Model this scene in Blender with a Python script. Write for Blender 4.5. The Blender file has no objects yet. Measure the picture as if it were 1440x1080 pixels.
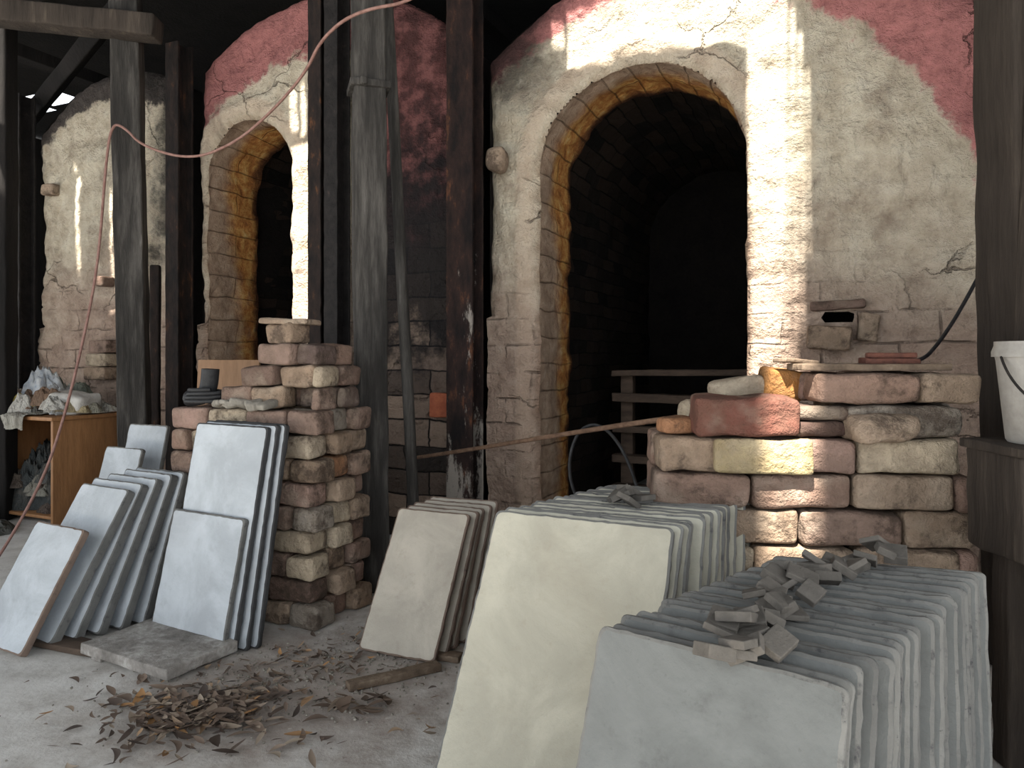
import bpy, math, random
from mathutils import Vector, Matrix, noise as mn
random.seed(7)
R=random.random
def U(a,b): return a+(b-a)*random.random()
scene=bpy.context.scene
PHI=math.atan2(-0.409,0.9125)
WALLM=Matrix.Translation((0,3.81,0))@Matrix.Rotation(PHI,4,'Z')   # kiln-front frame: x along wall, y into kilns

# ------------------------------------------------------------------ node helpers
def new_mat(name):
    m=bpy.data.materials.new(name); m.use_nodes=True
    nt=m.node_tree; b=nt.nodes['Principled BSDF']; b.inputs['Roughness'].default_value=0.9
    b.inputs['Specular IOR Level'].default_value=0.2
    return m,nt,b
def nd(nt,t,ins={},**pr):
    n=nt.nodes.new(t)
    for k,v in pr.items(): setattr(n,k,v)
    for k,v in ins.items():
        if isinstance(v,bpy.types.NodeSocket): nt.links.new(v,n.inputs[k])
        else: n.inputs[k].default_value=v
    return n
def ma(nt,op,a,b=0.0,clamp=False):
    return nd(nt,'ShaderNodeMath',{0:a,1:b},operation=op,use_clamp=clamp).outputs[0]
def c4(c): return (c[0],c[1],c[2],1.0) if not isinstance(c,bpy.types.NodeSocket) else c
def mix(nt,f,a,b,bl='MIX'):
    n=nt.nodes.new('ShaderNodeMix'); n.data_type='RGBA'; n.blend_type=bl
    for i,v in ((0,f),(6,c4(a)),(7,c4(b))):
        if isinstance(v,bpy.types.NodeSocket): nt.links.new(v,n.inputs[i])
        else: n.inputs[i].default_value=v
    return n.outputs[2]
def ramp(nt,f,stops,interp='LINEAR'):
    n=nt.nodes.new('ShaderNodeValToRGB'); nt.links.new(f,n.inputs[0]); cr=n.color_ramp; cr.interpolation=interp
    cr.elements[0].position=stops[0][0]; cr.elements[0].color=c4(stops[0][1])
    cr.elements[1].position=stops[-1][0]; cr.elements[1].color=c4(stops[-1][1])
    for p,c in stops[1:-1]:
        e=cr.elements.new(p); e.color=c4(c)
    return n.outputs[0]
def noi(nt,v,s,d=5,r=0.6,dist=0.0):
    return nd(nt,'ShaderNodeTexNoise',{'Vector':v,'Scale':s,'Detail':d,'Roughness':r,'Distortion':dist}).outputs['Fac']
def ss(nt,v,a,b):
    n=nd(nt,'ShaderNodeMapRange',{0:v,1:a,2:b,3:0.0,4:1.0},interpolation_type='SMOOTHSTEP'); return n.outputs[0]
def bump(nt,b,h,dist=0.02,st=1.0):
    n=nd(nt,'ShaderNodeBump',{'Strength':st,'Distance':dist,'Height':h}); nt.links.new(n.outputs[0],b.inputs['Normal'])
def objc(nt): return nd(nt,'ShaderNodeTexCoord').outputs['Object']
def setc(nt,b,c): nt.links.new(c,b.inputs['Base Color'])
def scl(nt,v,s):
    return nd(nt,'ShaderNodeVectorMath',{0:v,1:s},operation='MULTIPLY').outputs[0]
def attr(nt,name): return nd(nt,'ShaderNodeAttribute',attribute_name=name).outputs['Fac']

# ------------------------------------------------------------------ materials
def kiln_mat(name,cx,cz,Rc,red,gray_from=None,edge_l=None,edge_r=None,door=None,seed=0.0,streak=.6):
    m,nt,b=new_mat(name); o=objc(nt)
    sp=nd(nt,'ShaderNodeSeparateXYZ',{0:o}); x,y,z=sp.outputs
    fl=nd(nt,'ShaderNodeCombineXYZ',{0:x,1:z,2:seed}).outputs[0]
    n1=noi(nt,fl,2.2,6,.6); n2=noi(nt,fl,9,6,.65); n3=noi(nt,fl,45,4,.6)
    big=noi(nt,fl,1.1,3,.5)
    wn=nd(nt,'ShaderNodeTexNoise',{'Vector':fl,'Scale':3.5,'Detail':5.0}).outputs['Color']
    wv=nd(nt,'ShaderNodeVectorMath',{0:fl,1:scl(nt,wn,(.07,.06,0))},operation='ADD').outputs[0]
    br=nd(nt,'ShaderNodeTexBrick',{'Vector':wv,'Scale':1.0,'Mortar Size':.007,'Mortar Smooth':.8,'Brick Width':.3,'Row Height':.135,
          'Color1':(0,0,0,1),'Color2':(1,1,1,1),'Mortar':(.5,.5,.5,1)})
    mort=br.outputs['Fac']; bcol=nd(nt,'ShaderNodeSeparateColor',{0:br.outputs['Color']}).outputs[0]
    low=ss(nt,ma(nt,'ADD',z,ma(nt,'MULTIPLY',n1,1.2)),2.25,1.45)
    patch=ss(nt,n1,.50,.66)
    mfade=ss(nt,noi(nt,fl,6,5,.7),.42,.60)
    mvis=ma(nt,'MULTIPLY',ma(nt,'MULTIPLY',mort,mfade),ma(nt,'MAXIMUM',ma(nt,'MULTIPLY',low,.9),ma(nt,'MULTIPLY',patch,.2)))
    cream=ramp(nt,n2,[(.25,(.30,.245,.18)),(.42,(.47,.405,.31)),(.60,(.59,.53,.42)),(.8,(.65,.60,.50))])
    pink=ramp(nt,n2,[(.3,(.21,.145,.115)),(.55,(.36,.26,.205)),(.75,(.46,.355,.285))])
    c=mix(nt,ma(nt,'MULTIPLY',ss(nt,ma(nt,'ADD',z,ma(nt,'MULTIPLY',big,1.6)),2.75,1.75),.9),cream,pink)
    c=mix(nt,ma(nt,'MULTIPLY',ss(nt,bcol,0,1),ma(nt,'MULTIPLY',low,.22)),c,(.31,.20,.15))
    # dirt
    c=mix(nt,ma(nt,'MULTIPLY',ss(nt,noi(nt,fl,3.3,8,.75),.50,.70),.6),c,(.19,.14,.11))
    c=mix(nt,ma(nt,'MULTIPLY',ss(nt,noi(nt,scl(nt,fl,(1.6,.5,1)),5,8,.8),.56,.70),.5),c,(.10,.075,.06))
    dx=ma(nt,'SUBTRACT',x,cx); dz=ma(nt,'MAXIMUM',ma(nt,'SUBTRACT',z,cz),-.2)
    d=ma(nt,'SQRT',ma(nt,'ADD',ma(nt,'MULTIPLY',dx,dx),ma(nt,'MULTIPLY',dz,dz)))
    dn=ma(nt,'ADD',d,ma(nt,'MULTIPLY',ma(nt,'SUBTRACT',n2,.5),.3))
    sn=ma(nt,'MULTIPLY',ma(nt,'SUBTRACT',noi(nt,fl,4.5,6,.7),.5),.9)
    c=mix(nt,ma(nt,'MULTIPLY',ma(nt,'MULTIPLY',ss(nt,noi(nt,scl(nt,fl,(2.2,.6,1)),2.6,6,.65),.56,.68),ss(nt,dn,Rc-.35,Rc+.02)),streak),c,(.03,.024,.02))
    rm=ss(nt,dn,Rc-.025,Rc+.03)
    redc=ramp(nt,noi(nt,fl,14,7,.7),[(.3,tuple(v*.6 for v in red)),(.52,red),(.75,tuple(min(1,v*1.3) for v in red))])
    c=mix(nt,rm,c,redc)
    # mortar / cracks
    c=mix(nt,ma(nt,'MULTIPLY',mvis,.8),c,(.10,.07,.055))
    vn=nd(nt,'ShaderNodeVectorMath',{0:fl,1:scl(nt,nd(nt,'ShaderNodeTexNoise',{'Vector':fl,'Scale':3.0,'Detail':6.0,'Roughness':.62}).outputs['Color'],(.35,.3,0))},operation='ADD').outputs[0]
    vo=nd(nt,'ShaderNodeTexVoronoi',{'Vector':scl(nt,vn,(1,1.25,1)),'Scale':1.5},feature='DISTANCE_TO_EDGE').outputs['Distance']
    crack=ma(nt,'MULTIPLY',ss(nt,vo,.008,.001),ss(nt,noi(nt,fl,1.7,2,.5),.50,.60))
    c=mix(nt,ma(nt,'MULTIPLY',crack,.5),c,(.08,.055,.045))
    def soot(c,mask,col=(.014,.012,.011),k=1.0):
        return mix(nt,ma(nt,'MULTIPLY',mask,k),c,col)
    if gray_from is not None:
        g=ss(nt,ma(nt,'ADD',x,ma(nt,'MULTIPLY',sn,.25)),gray_from,gray_from+.12)
        gl=ramp(nt,bcol,[(0,(.03,.026,.024)),(.5,(.17,.125,.10)),(1,(.34,.25,.19))])
        gl=mix(nt,mort,gl,(.012,.01,.01))
        st=ss(nt,ma(nt,'ADD',z,ma(nt,'MULTIPLY',sn,1.1)),1.55,1.95)
        rd2=tuple(v*.5 for v in red)
        gl=mix(nt,st,gl,mix(nt,ss(nt,n2,.4,.65),tuple(v*.35 for v in rd2),rd2))
        blk=ma(nt,'MULTIPLY',ss(nt,ma(nt,'ADD',z,ma(nt,'MULTIPLY',sn,1.4)),.85,1.2),ss(nt,ma(nt,'ADD',z,ma(nt,'MULTIPLY',sn,1.6)),2.45,1.85))
        gl=mix(nt,ma(nt,'MULTIPLY',blk,.93),gl,(.012,.011,.012))
        c=mix(nt,g,c,gl)
    if edge_l is not None:
        up=ss(nt,ma(nt,'ADD',z,sn),edge_l[1],edge_l[1]+.35)
        c=soot(c,ma(nt,'MULTIPLY',up,ss(nt,ma(nt,'ADD',x,sn),edge_l[0]+.55,edge_l[0]+.12)),k=.88)
    if edge_r is not None:
        up=ss(nt,ma(nt,'ADD',z,sn),edge_r[1],edge_r[1]+.35)
        c=soot(c,ma(nt,'MULTIPLY',up,ss(nt,ma(nt,'ADD',x,sn),edge_r[0]-.4,edge_r[0]-.1)),k=.9)
    if door is not None:
        ddx=ma(nt,'SUBTRACT',x,door[0]); ddz=ma(nt,'MAXIMUM',ma(nt,'SUBTRACT',z,door[2]),0)
        dd=ma(nt,'SQRT',ma(nt,'ADD',ma(nt,'MULTIPLY',ddx,ddx),ma(nt,'MULTIPLY',ddz,ddz)))
        dd=ma(nt,'ADD',dd,ma(nt,'MULTIPLY',sn,.08))
        c=mix(nt,ma(nt,'MULTIPLY',ss(nt,dd,door[1]+.03,door[1]-.01),.35),c,(.34,.2,.12))
        ring=ma(nt,'MULTIPLY',ss(nt,dd,door[1]+.14,door[1]+.10),ss(nt,dd,door[1]+.0,door[1]+.05))
        c=mix(nt,ma(nt,'MULTIPLY',ring,.4),c,(.52,.385,.29))
    h=ma(nt,'ADD',ma(nt,'MULTIPLY',n2,.8),ma(nt,'MULTIPLY',n3,.4))
    h=ma(nt,'ADD',h,ma(nt,'MULTIPLY',noi(nt,fl,22,5,.7),.6))
    h=ma(nt,'SUBTRACT',h,ma(nt,'MULTIPLY',mvis,.45)); h=ma(nt,'SUBTRACT',h,ma(nt,'MULTIPLY',crack,.7))
    setc(nt,b,c); bump(nt,b,h,.045,1.0)
    return m
def tunnel_mat(name):
    m,nt,b=new_mat(name)
    tc=nd(nt,'ShaderNodeTexCoord'); uv=tc.outputs['UV']; z=nd(nt,'ShaderNodeSeparateXYZ',{0:tc.outputs['Object']}).outputs[2]
    sp=nd(nt,'ShaderNodeSeparateXYZ',{0:uv}); u,v=sp.outputs[0],sp.outputs[1]
    sw=nd(nt,'ShaderNodeCombineXYZ',{0:v,1:u,2:0.0}).outputs[0]
    wn=nd(nt,'ShaderNodeTexNoise',{'Vector':sw,'Scale':4.0,'Detail':4.0}).outputs['Color']
    sw2=nd(nt,'ShaderNodeVectorMath',{0:sw,1:scl(nt,wn,(.05,.05,0))},operation='ADD').outputs[0]
    n1=noi(nt,uv,4,6,.65); n2=noi(nt,uv,14,7,.72); n0=noi(nt,uv,1.7,4,.6)
    def brk(w,h):
        return nd(nt,'ShaderNodeTexBrick',{'Vector':sw2,'Scale':1.0,'Mortar Size':.005,'Mortar Smooth':.7,'Brick Width':w,'Row Height':h,
          'Color1':(0,0,0,1),'Color2':(1,1,1,1),'Mortar':(.5,.5,.5,1)})
    br=brk(.24,.08); br2=brk(.6,.14)
    bc=nd(nt,'ShaderNodeSeparateColor',{0:br.outputs['Color']}).outputs[0]
    vn=ma(nt,'ADD',v,ma(nt,'MULTIPLY',ma(nt,'SUBTRACT',n1,.5),.24))
    cr=ramp(nt,n2,[(.3,(.25,.165,.115)),(.55,(.42,.305,.22)),(.7,(.52,.41,.31))])
    orr=ramp(nt,n2,[(.3,(.16,.055,.02)),(.47,(.42,.18,.05)),(.58,(.56,.32,.10)),(.72,(.62,.47,.24))])
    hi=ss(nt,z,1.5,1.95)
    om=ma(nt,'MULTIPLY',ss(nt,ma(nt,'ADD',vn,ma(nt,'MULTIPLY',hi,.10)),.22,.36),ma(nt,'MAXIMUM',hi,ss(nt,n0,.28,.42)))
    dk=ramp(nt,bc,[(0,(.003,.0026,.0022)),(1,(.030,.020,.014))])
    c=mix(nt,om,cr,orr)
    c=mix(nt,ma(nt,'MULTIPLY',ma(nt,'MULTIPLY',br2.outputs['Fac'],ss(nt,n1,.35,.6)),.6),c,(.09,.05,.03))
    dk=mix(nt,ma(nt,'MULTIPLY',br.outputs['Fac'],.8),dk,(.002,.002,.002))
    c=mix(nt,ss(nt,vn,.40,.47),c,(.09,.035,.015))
    c=mix(nt,ss(nt,vn,.44,.52),c,dk)  # interior shade painted in: brick colour drops to near black past the jamb
    setc(nt,b,c)
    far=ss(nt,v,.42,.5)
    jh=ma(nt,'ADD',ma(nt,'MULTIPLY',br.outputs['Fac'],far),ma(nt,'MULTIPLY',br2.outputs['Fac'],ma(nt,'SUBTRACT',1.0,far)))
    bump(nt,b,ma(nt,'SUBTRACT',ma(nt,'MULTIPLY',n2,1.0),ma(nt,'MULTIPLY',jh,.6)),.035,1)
    return m
def brick_mat(name,stops,soot=.15,mult=1.0):
    m,nt,b=new_mat(name); o=objc(nt); r=attr(nt,'rnd')
    off=nd(nt,'ShaderNodeCombineXYZ',{0:ma(nt,'MULTIPLY',r,37.0),1:ma(nt,'MULTIPLY',r,11.0),2:0.0}).outputs[0]
    v=nd(nt,'ShaderNodeVectorMath',{0:o,1:off},operation='ADD').outputs[0]
    c=ramp(nt,r,stops,'CONSTANT')
    n1=noi(nt,v,9,6,.7); n2=noi(nt,v,40,5,.7)
    c=mix(nt,ss(nt,n1,.35,.7),mix(nt,.5,c,(.10,.07,.05)),c)
    c=mix(nt,ma(nt,'MULTIPLY',ss(nt,noi(nt,v,5,4,.6),.5,.68),.35),c,(.44,.37,.29))
    c=mix(nt,ma(nt,'MULTIPLY',ss(nt,noi(nt,v,6.3,7,.75),.66-soot,.80-soot),.8),c,(.06,.042,.032))
    setc(nt,b,c); bump(nt,b,ma(nt,'ADD',n1,ma(nt,'MULTIPLY',n2,.5)),.028,1); return m
def simple_noise_mat(name,stops,scale=8,bd=.01,rough=.9,stretch=(1,1,1),spec=.2,metal=0,scale2=40):
    m,nt,b=new_mat(name); o=scl(nt,objc(nt),stretch)
    n1=noi(nt,o,scale,7,.68); n2=noi(nt,o,scale2,5,.65)
    f=ma(nt,'ADD',ma(nt,'MULTIPLY',n1,.7),ma(nt,'MULTIPLY',n2,.3))
    setc(nt,b,ramp(nt,f,stops)); bump(nt,b,ma(nt,'ADD',n1,ma(nt,'MULTIPLY',n2,.6)),bd,1)
    b.inputs['Roughness'].default_value=rough; b.inputs['Specular IOR Level'].default_value=spec; b.inputs['Metallic'].default_value=metal
    return m
def slab_mat(name,base,dark,stain=.3):
    m,nt,b=new_mat(name); o=objc(nt); r=attr(nt,'rnd')
    off=nd(nt,'ShaderNodeCombineXYZ',{0:ma(nt,'MULTIPLY',r,23.0),1:0.0,2:ma(nt,'MULTIPLY',r,9.0)}).outputs[0]
    v=nd(nt,'ShaderNodeVectorMath',{0:o,1:off},operation='ADD').outputs[0]
    n1=noi(nt,v,4,7,.65,.6); n2=noi(nt,v,26,6,.7); n3=noi(nt,v,90,3,.6)
    c=mix(nt,ss(nt,n1,.35,.68),tuple(v_*.74 for v_ in base),base)
    c=mix(nt,ma(nt,'MULTIPLY',ss(nt,noi(nt,v,2.2,5,.6),.52,.66),.30),c,dark)
    c=mix(nt,ma(nt,'MULTIPLY',ss(nt,n2,.53,.75),stain),c,dark)
    c=mix(nt,ma(nt,'MULTIPLY',ss(nt,n3,.66,.74),.6*stain),c,dark)
    c=mix(nt,ma(nt,'MULTIPLY',r,.22),c,dark)
    setc(nt,b,c); bump(nt,b,ma(nt,'ADD',ma(nt,'MULTIPLY',n2,.6),ma(nt,'MULTIPLY',n3,.3)),.005,.8); b.inputs['Roughness'].default_value=.75
    return m

PINKRED=(.41,.17,.16)
M_k1=kiln_mat('limewashed_kiln_brick',.74,1.34,1.37,PINKRED,edge_l=(-.14,2.15),door=(.653,.507,1.9),seed=0,streak=.35)
M_k2=kiln_mat('limewashed_kiln_brick_b',-1.3,1.5,1.25,tuple(v*.85 for v in PINKRED),gray_from=-1.02,door=(-1.79,.34,2.11),seed=3.1,streak=.6)
M_k3=kiln_mat('limewashed_kiln_brick_c',-3.0,1.72,1.02,(.06,.05,.045),edge_r=(-2.3,1.5),seed=7.7)
M_tun=tunnel_mat('scorched_shaded_vault_brick')
M_dark=simple_noise_mat('shade_dark_brick',[(.3,(.0035,.003,.003)),(.7,(.014,.011,.0095))],5)  # near-black colour stands in for shade inside and behind the kilns
M_black=simple_noise_mat('sooted_steel',[(.35,(.008,.007,.007)),(.6,(.022,.019,.018)),(.75,(.10,.07,.055))],14,.006,.7)
def rust_mat(name,a,b_,c_):
    m,nt,b=new_mat(name); o=objc(nt); n1=noi(nt,scl(nt,o,(1,1,.35)),12,7,.7); n2=noi(nt,o,55,5,.7)
    sp=nd(nt,'ShaderNodeSeparateXYZ',{0:o}).outputs[2]
    c=ramp(nt,n1,[(.38,a),(.58,b_),(.76,c_)])
    pt=ma(nt,'MULTIPLY',ss(nt,ma(nt,'SUBTRACT',noi(nt,scl(nt,o,(1,1,.3)),9,7,.75),ma(nt,'MULTIPLY',sp,.15)),.40,.48),.85)
    c=mix(nt,pt,c,(.32,.285,.25)); setc(nt,b,c); bump(nt,b,ma(nt,'ADD',n1,n2),.006,1); return m
M_rust=rust_mat('rusty_steel',(.009,.007,.007),(.030,.017,.014),(.19,.075,.035))
M_rustdk=simple_noise_mat('dark_rusty_steel',[(.38,(.008,.007,.007)),(.58,(.026,.017,.014)),(.74,(.2,.08,.03))],16,.006,.8,(1,1,.4))
M_post=simple_noise_mat('weathered_post_wood',[(.3,(.010,.009,.009)),(.48,(.037,.034,.031)),(.62,(.10,.092,.084)),(.76,(.36,.34,.32))],9,.014,.9,(1,1,.12))
M_postbr=simple_noise_mat('brown_timber',[(.3,(.015,.012,.010)),(.55,(.048,.038,.031)),(.75,(.13,.105,.08))],8,.012,.9,(1,1,.12))
M_plank=simple_noise_mat('old_plank_wood',[(.3,(.05,.036,.027)),(.55,(.17,.125,.09)),(.75,(.36,.29,.22))],9,.008,.9,(1,1,1))
M_plankdk=simple_noise_mat('dark_pallet_wood',[(.3,(.03,.022,.018)),(.7,(.14,.10,.075))],9,.008,.9,(.3,1,1))
M_cab=simple_noise_mat('varnished_plywood',[(.3,(.18,.085,.035)),(.7,(.38,.19,.08))],5,.003,.55,(1,1,.2),.4)
M_roof=simple_noise_mat('dark_corrugated_iron',[(.3,(.005,.005,.005)),(.7,(.016,.014,.013))],5,.01)
M_shed=simple_noise_mat('dark_shed_boards',[(.3,(.005,.005,.005)),(.7,(.02,.017,.016))],4,.01,.9,(1,1,.2))
TAN=[(0,(.36,.26,.185)),(.12,(.30,.195,.15)),(.24,(.40,.30,.22)),(.36,(.50,.41,.30)),(.48,(.29,.20,.16)),(.60,(.37,.245,.20)),(.70,(.31,.27,.225)),(.78,(.53,.44,.33)),(.85,(.19,.125,.10)),(.91,(.38,.19,.10)),(.955,(.12,.085,.075))]
M_brick=brick_mat('firebrick',TAN,.17)
M_brickglaze=brick_mat('glazed_scorched_brick',[(0,(.17,.065,.048)),(.3,(.075,.045,.038)),(.5,(.46,.21,.06)),(.75,(.48,.38,.21)),(1,(.5,.3,.1))],.13)
M_chip=simple_noise_mat('ceramic_offcut',[(.3,(.07,.064,.057)),(.7,(.165,.148,.13))],14,.005)
S_grey=slab_mat('kiln_shelf_face_grey',(.190,.196,.190),(.095,.095,.092),.5)
S_cream=slab_mat('kiln_shelf_face_cream',(.54,.515,.425),(.33,.29,.22),.35)
S_warm=slab_mat('kiln_shelf_face_warm',(.50,.455,.385),(.30,.25,.21),.4)
S_blue=slab_mat('kiln_shelf_face_pale',(.49,.525,.56),(.31,.32,.34),.38)
S_edge=slab_mat('kiln_shelf_edge_grey',(.225,.22,.205),(.035,.035,.04),.95)
S_edgeg=slab_mat('kiln_shelf_edge_dirty',(.16,.158,.15),(.035,.035,.04),.9)
S_edgeb=slab_mat('kiln_shelf_edge_brown',(.20,.145,.115),(.07,.05,.045),.7)
S_edged=slab_mat('kiln_shelf_edge_dark',(.06,.06,.062),(.02,.02,.02),.6)
def floor_mat():
    m,nt,b=new_mat('dusty_concrete'); o=objc(nt)
    n1=noi(nt,o,1.3,6,.6); n2=noi(nt,o,7,7,.7); n3=noi(nt,o,70,4,.7)
    c=ramp(nt,n2,[(.3,(.42,.40,.37)),(.5,(.60,.58,.55)),(.7,(.68,.665,.635))])
    c=mix(nt,ma(nt,'MULTIPLY',ss(nt,n1,.5,.68),.5),c,(.34,.295,.25))
    d=nd(nt,'ShaderNodeVectorMath',{0:o,1:(-.62,2.25,0.0)},operation='DISTANCE').outputs['Value']
    d=ma(nt,'ADD',d,ma(nt,'MULTIPLY',ma(nt,'SUBTRACT',n2,.5),.9))
    c=mix(nt,ma(nt,'MULTIPLY',ss(nt,d,.75,.2),.65),c,(.26,.20,.165))
    c=mix(nt,ma(nt,'MULTIPLY',ss(nt,n3,.62,.72),.5),c,(.14,.10,.08))
    c=mix(nt,ma(nt,'MULTIPLY',ss(nt,noi(nt,o,33,5,.7),.64,.7),.5),c,(.7,.67,.62))
    setc(nt,b,c); bump(nt,b,ma(nt,'ADD',ma(nt,'MULTIPLY',n2,.6),ma(nt,'MULTIPLY',n3,.2)),.012,.8); return m
M_floor=floor_mat()
def leaf_mat():
    m,nt,b=new_mat('dead_leaf'); r=attr(nt,'rnd')
    setc(nt,b,ramp(nt,r,[(0,(.055,.042,.036)),(.35,(.125,.09,.07)),(.65,(.205,.15,.115)),(.9,(.32,.26,.20)),(.98,(.36,.2,.09))])); b.inputs['Roughness'].default_value=.7; return m
M_leaf=leaf_mat()
M_cable=simple_noise_mat('pink_cable_sheath',[(.3,(.16,.08,.065)),(.7,(.32,.19,.16))],20,.001,.6)
M_rubber=simple_noise_mat('black_rubber',[(.3,(.012,.012,.013)),(.7,(.04,.04,.042))],20,.002,.5)
M_white=simple_noise_mat('white_plastic',[(.3,(.22,.205,.185)),(.7,(.44,.42,.39))],8,.002,.5,(1,1,1),.4)
M_sack=simple_noise_mat('grey_sacking',[(.3,(.13,.12,.10)),(.55,(.3,.275,.235)),(.75,(.5,.46,.4))],12,.01)
def cloth_mat(name,stops):
    m,nt,b=new_mat(name); o=objc(nt); r=attr(nt,'rnd')
    off=nd(nt,'ShaderNodeCombineXYZ',{0:ma(nt,'MULTIPLY',r,37.0),1:ma(nt,'MULTIPLY',r,11.0),2:0.0}).outputs[0]
    v=nd(nt,'ShaderNodeVectorMath',{0:o,1:off},operation='ADD').outputs[0]
    c=ramp(nt,r,stops,'CONSTANT'); n1=noi(nt,v,7,5,.6,1.5); n2=noi(nt,scl(nt,v,(1,1,.4)),24,4,.6,2.0)
    c=mix(nt,ma(nt,'MULTIPLY',ss(nt,n1,.45,.7),.5),c,(.12,.10,.08)); setc(nt,b,c); bump(nt,b,ma(nt,'ADD',n1,n2),.03,1); return m
M_cloths=cloth_mat('mixed_cloth',[(0,(.42,.40,.35)),(.2,(.27,.26,.21)),(.4,(.50,.48,.44)),(.55,(.34,.28,.17)),(.68,(.14,.16,.13)),(.8,(.55,.55,.55)),(.92,(.20,.13,.09))])
M_ragd=cloth_mat('dark_rags',[(0,(.05,.055,.055)),(.3,(.11,.11,.10)),(.5,(.20,.19,.16)),(.7,(.08,.06,.05)),(.85,(.28,.25,.2))])
M_yel=simple_noise_mat('yellow_cloth',[(.3,(.3,.23,.05)),(.7,(.5,.41,.12))],11,.01)
M_bluec=simple_noise_mat('plastic_film',[(.35,(.2,.26,.36)),(.5,(.48,.50,.52)),(.7,(.58,.59,.58))],14,.01,.4,(1,1,1),.5)

# ------------------------------------------------------------------ mesh builder
class MB:
    def __init__(s): s.v=[];s.f=[];s.mi=[];s.r=[]
    def vert(s,p,r=0.5): s.v.append(tuple(p)); s.r.append(r); return len(s.v)-1
    def face(s,idx,mi=0): s.f.append(tuple(idx)); s.mi.append(mi)
    def obj(s,name,mats,smooth=True,matrix=None,parent=None,angle=None):
        me=bpy.data.meshes.new(name); me.from_pydata(s.v,[],s.f); me.update()
        for m in (mats if isinstance(mats,(list,tuple)) else [mats]): me.materials.append(m)
        me.polygons.foreach_set('material_index',s.mi)
        me.polygons.foreach_set('use_smooth',[smooth]*len(s.f))
        a=me.attributes.new('rnd','FLOAT','POINT'); a.data.foreach_set('value',s.r)
        if smooth and angle: 
            try: me.set_sharp_from_angle(angle=math.radians(angle))
            except Exception: pass
        o=bpy.data.objects.new(name,me); scene.collection.objects.link(o)
        if parent: o.parent=parent
        elif matrix is not None: o.matrix_world=matrix
        return o
def empty(name,matrix=None):
    e=bpy.data.objects.new(name,None); scene.collection.objects.link(e); e.empty_display_size=.1
    if matrix is not None: e.matrix_world=matrix
    return e
def rbox(mb,M,dims,r=.008,amp=.003,seg=(2,2,2),freq=14,rnd=None,mi=0,bow=0):
    if rnd is None: rnd=R()
    h=[d/2 for d in dims]; r=min(r,min(h)*.9)
    axs=[]
    for k in range(3):
        a=h[k]; inner=[-(a-r)+2*(a-r)*i/seg[k] for i in range(seg[k]+1)]
        axs.append([-a,-(a-.35*r)]+inner+[a-.35*r,a])
    n=[len(a) for a in axs]; idx={}; sd=Vector((rnd*51.3,rnd*17.1,rnd*7.7))
    def g(i,j,k):
        key=(i,j,k)
        if key in idx: return idx[key]
        p=Vector((axs[0][i],axs[1][j],axs[2][k]))
        q=Vector([max(-(h[t]-r),min(h[t]-r,p[t])) for t in range(3)])
        d=p-q
        if d.length>1e-9: p=q+d.normalized()*r
        if amp: 
            w=mn.noise_vector(p*freq+sd); p=p+w*amp; 
        if bow: p.z+=bow*(1-(p.x/h[0])**2)
        idx[key]=mb.vert(M@p,rnd); return idx[key]
    for ax in range(3):
        b_,c_=(ax+1)%3,(ax+2)%3
        for side in (0,n[ax]-1):
            for i in range(n[b_]-1):
                for j in range(n[c_]-1):
                    def k3(bi,ci):
                        t=[0,0,0]; t[ax]=side; t[b_]=bi; t[c_]=ci; return g(*t)
                    q=[k3(i,j),k3(i+1,j),k3(i+1,j+1),k3(i,j+1)]
                    if side==0: q.reverse()
                    mb.face(q,mi)
def TR(x,y,z,rz=0,rx=0,ry=0):
    return Matrix.Translation((x,y,z))@Matrix.Rotation(rz,4,'Z')@Matrix.Rotation(ry,4,'Y')@Matrix.Rotation(rx,4,'X')
def between(p0,p1,roll=0):
    p0=Vector(p0);p1=Vector(p1);d=p1-p0; q=d.to_track_quat('Z','Y')
    return Matrix.Translation((p0+p1)/2)@q.to_matrix().to_4x4()@Matrix.Rotation(roll,4,'Z'), d.length
def curve(name,pts,rad,mat,parent=None,matrix=None):
    cu=bpy.data.curves.new(name,'CURVE'); cu.dimensions='3D'; cu.bevel_depth=rad; cu.bevel_resolution=3; cu.resolution_u=10
    s=cu.splines.new('NURBS'); s.points.add(len(pts)-1)
    for i,p in enumerate(pts): s.points[i].co=(p[0],p[1],p[2],1)
    s.order_u=3; s.use_endpoint_u=True; cu.materials.append(mat); cu.use_fill_caps=True
    o=bpy.data.objects.new(name,cu); scene.collection.objects.link(o)
    if parent: o.parent=parent
    elif matrix is not None: o.matrix_world=matrix
    return o

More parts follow.
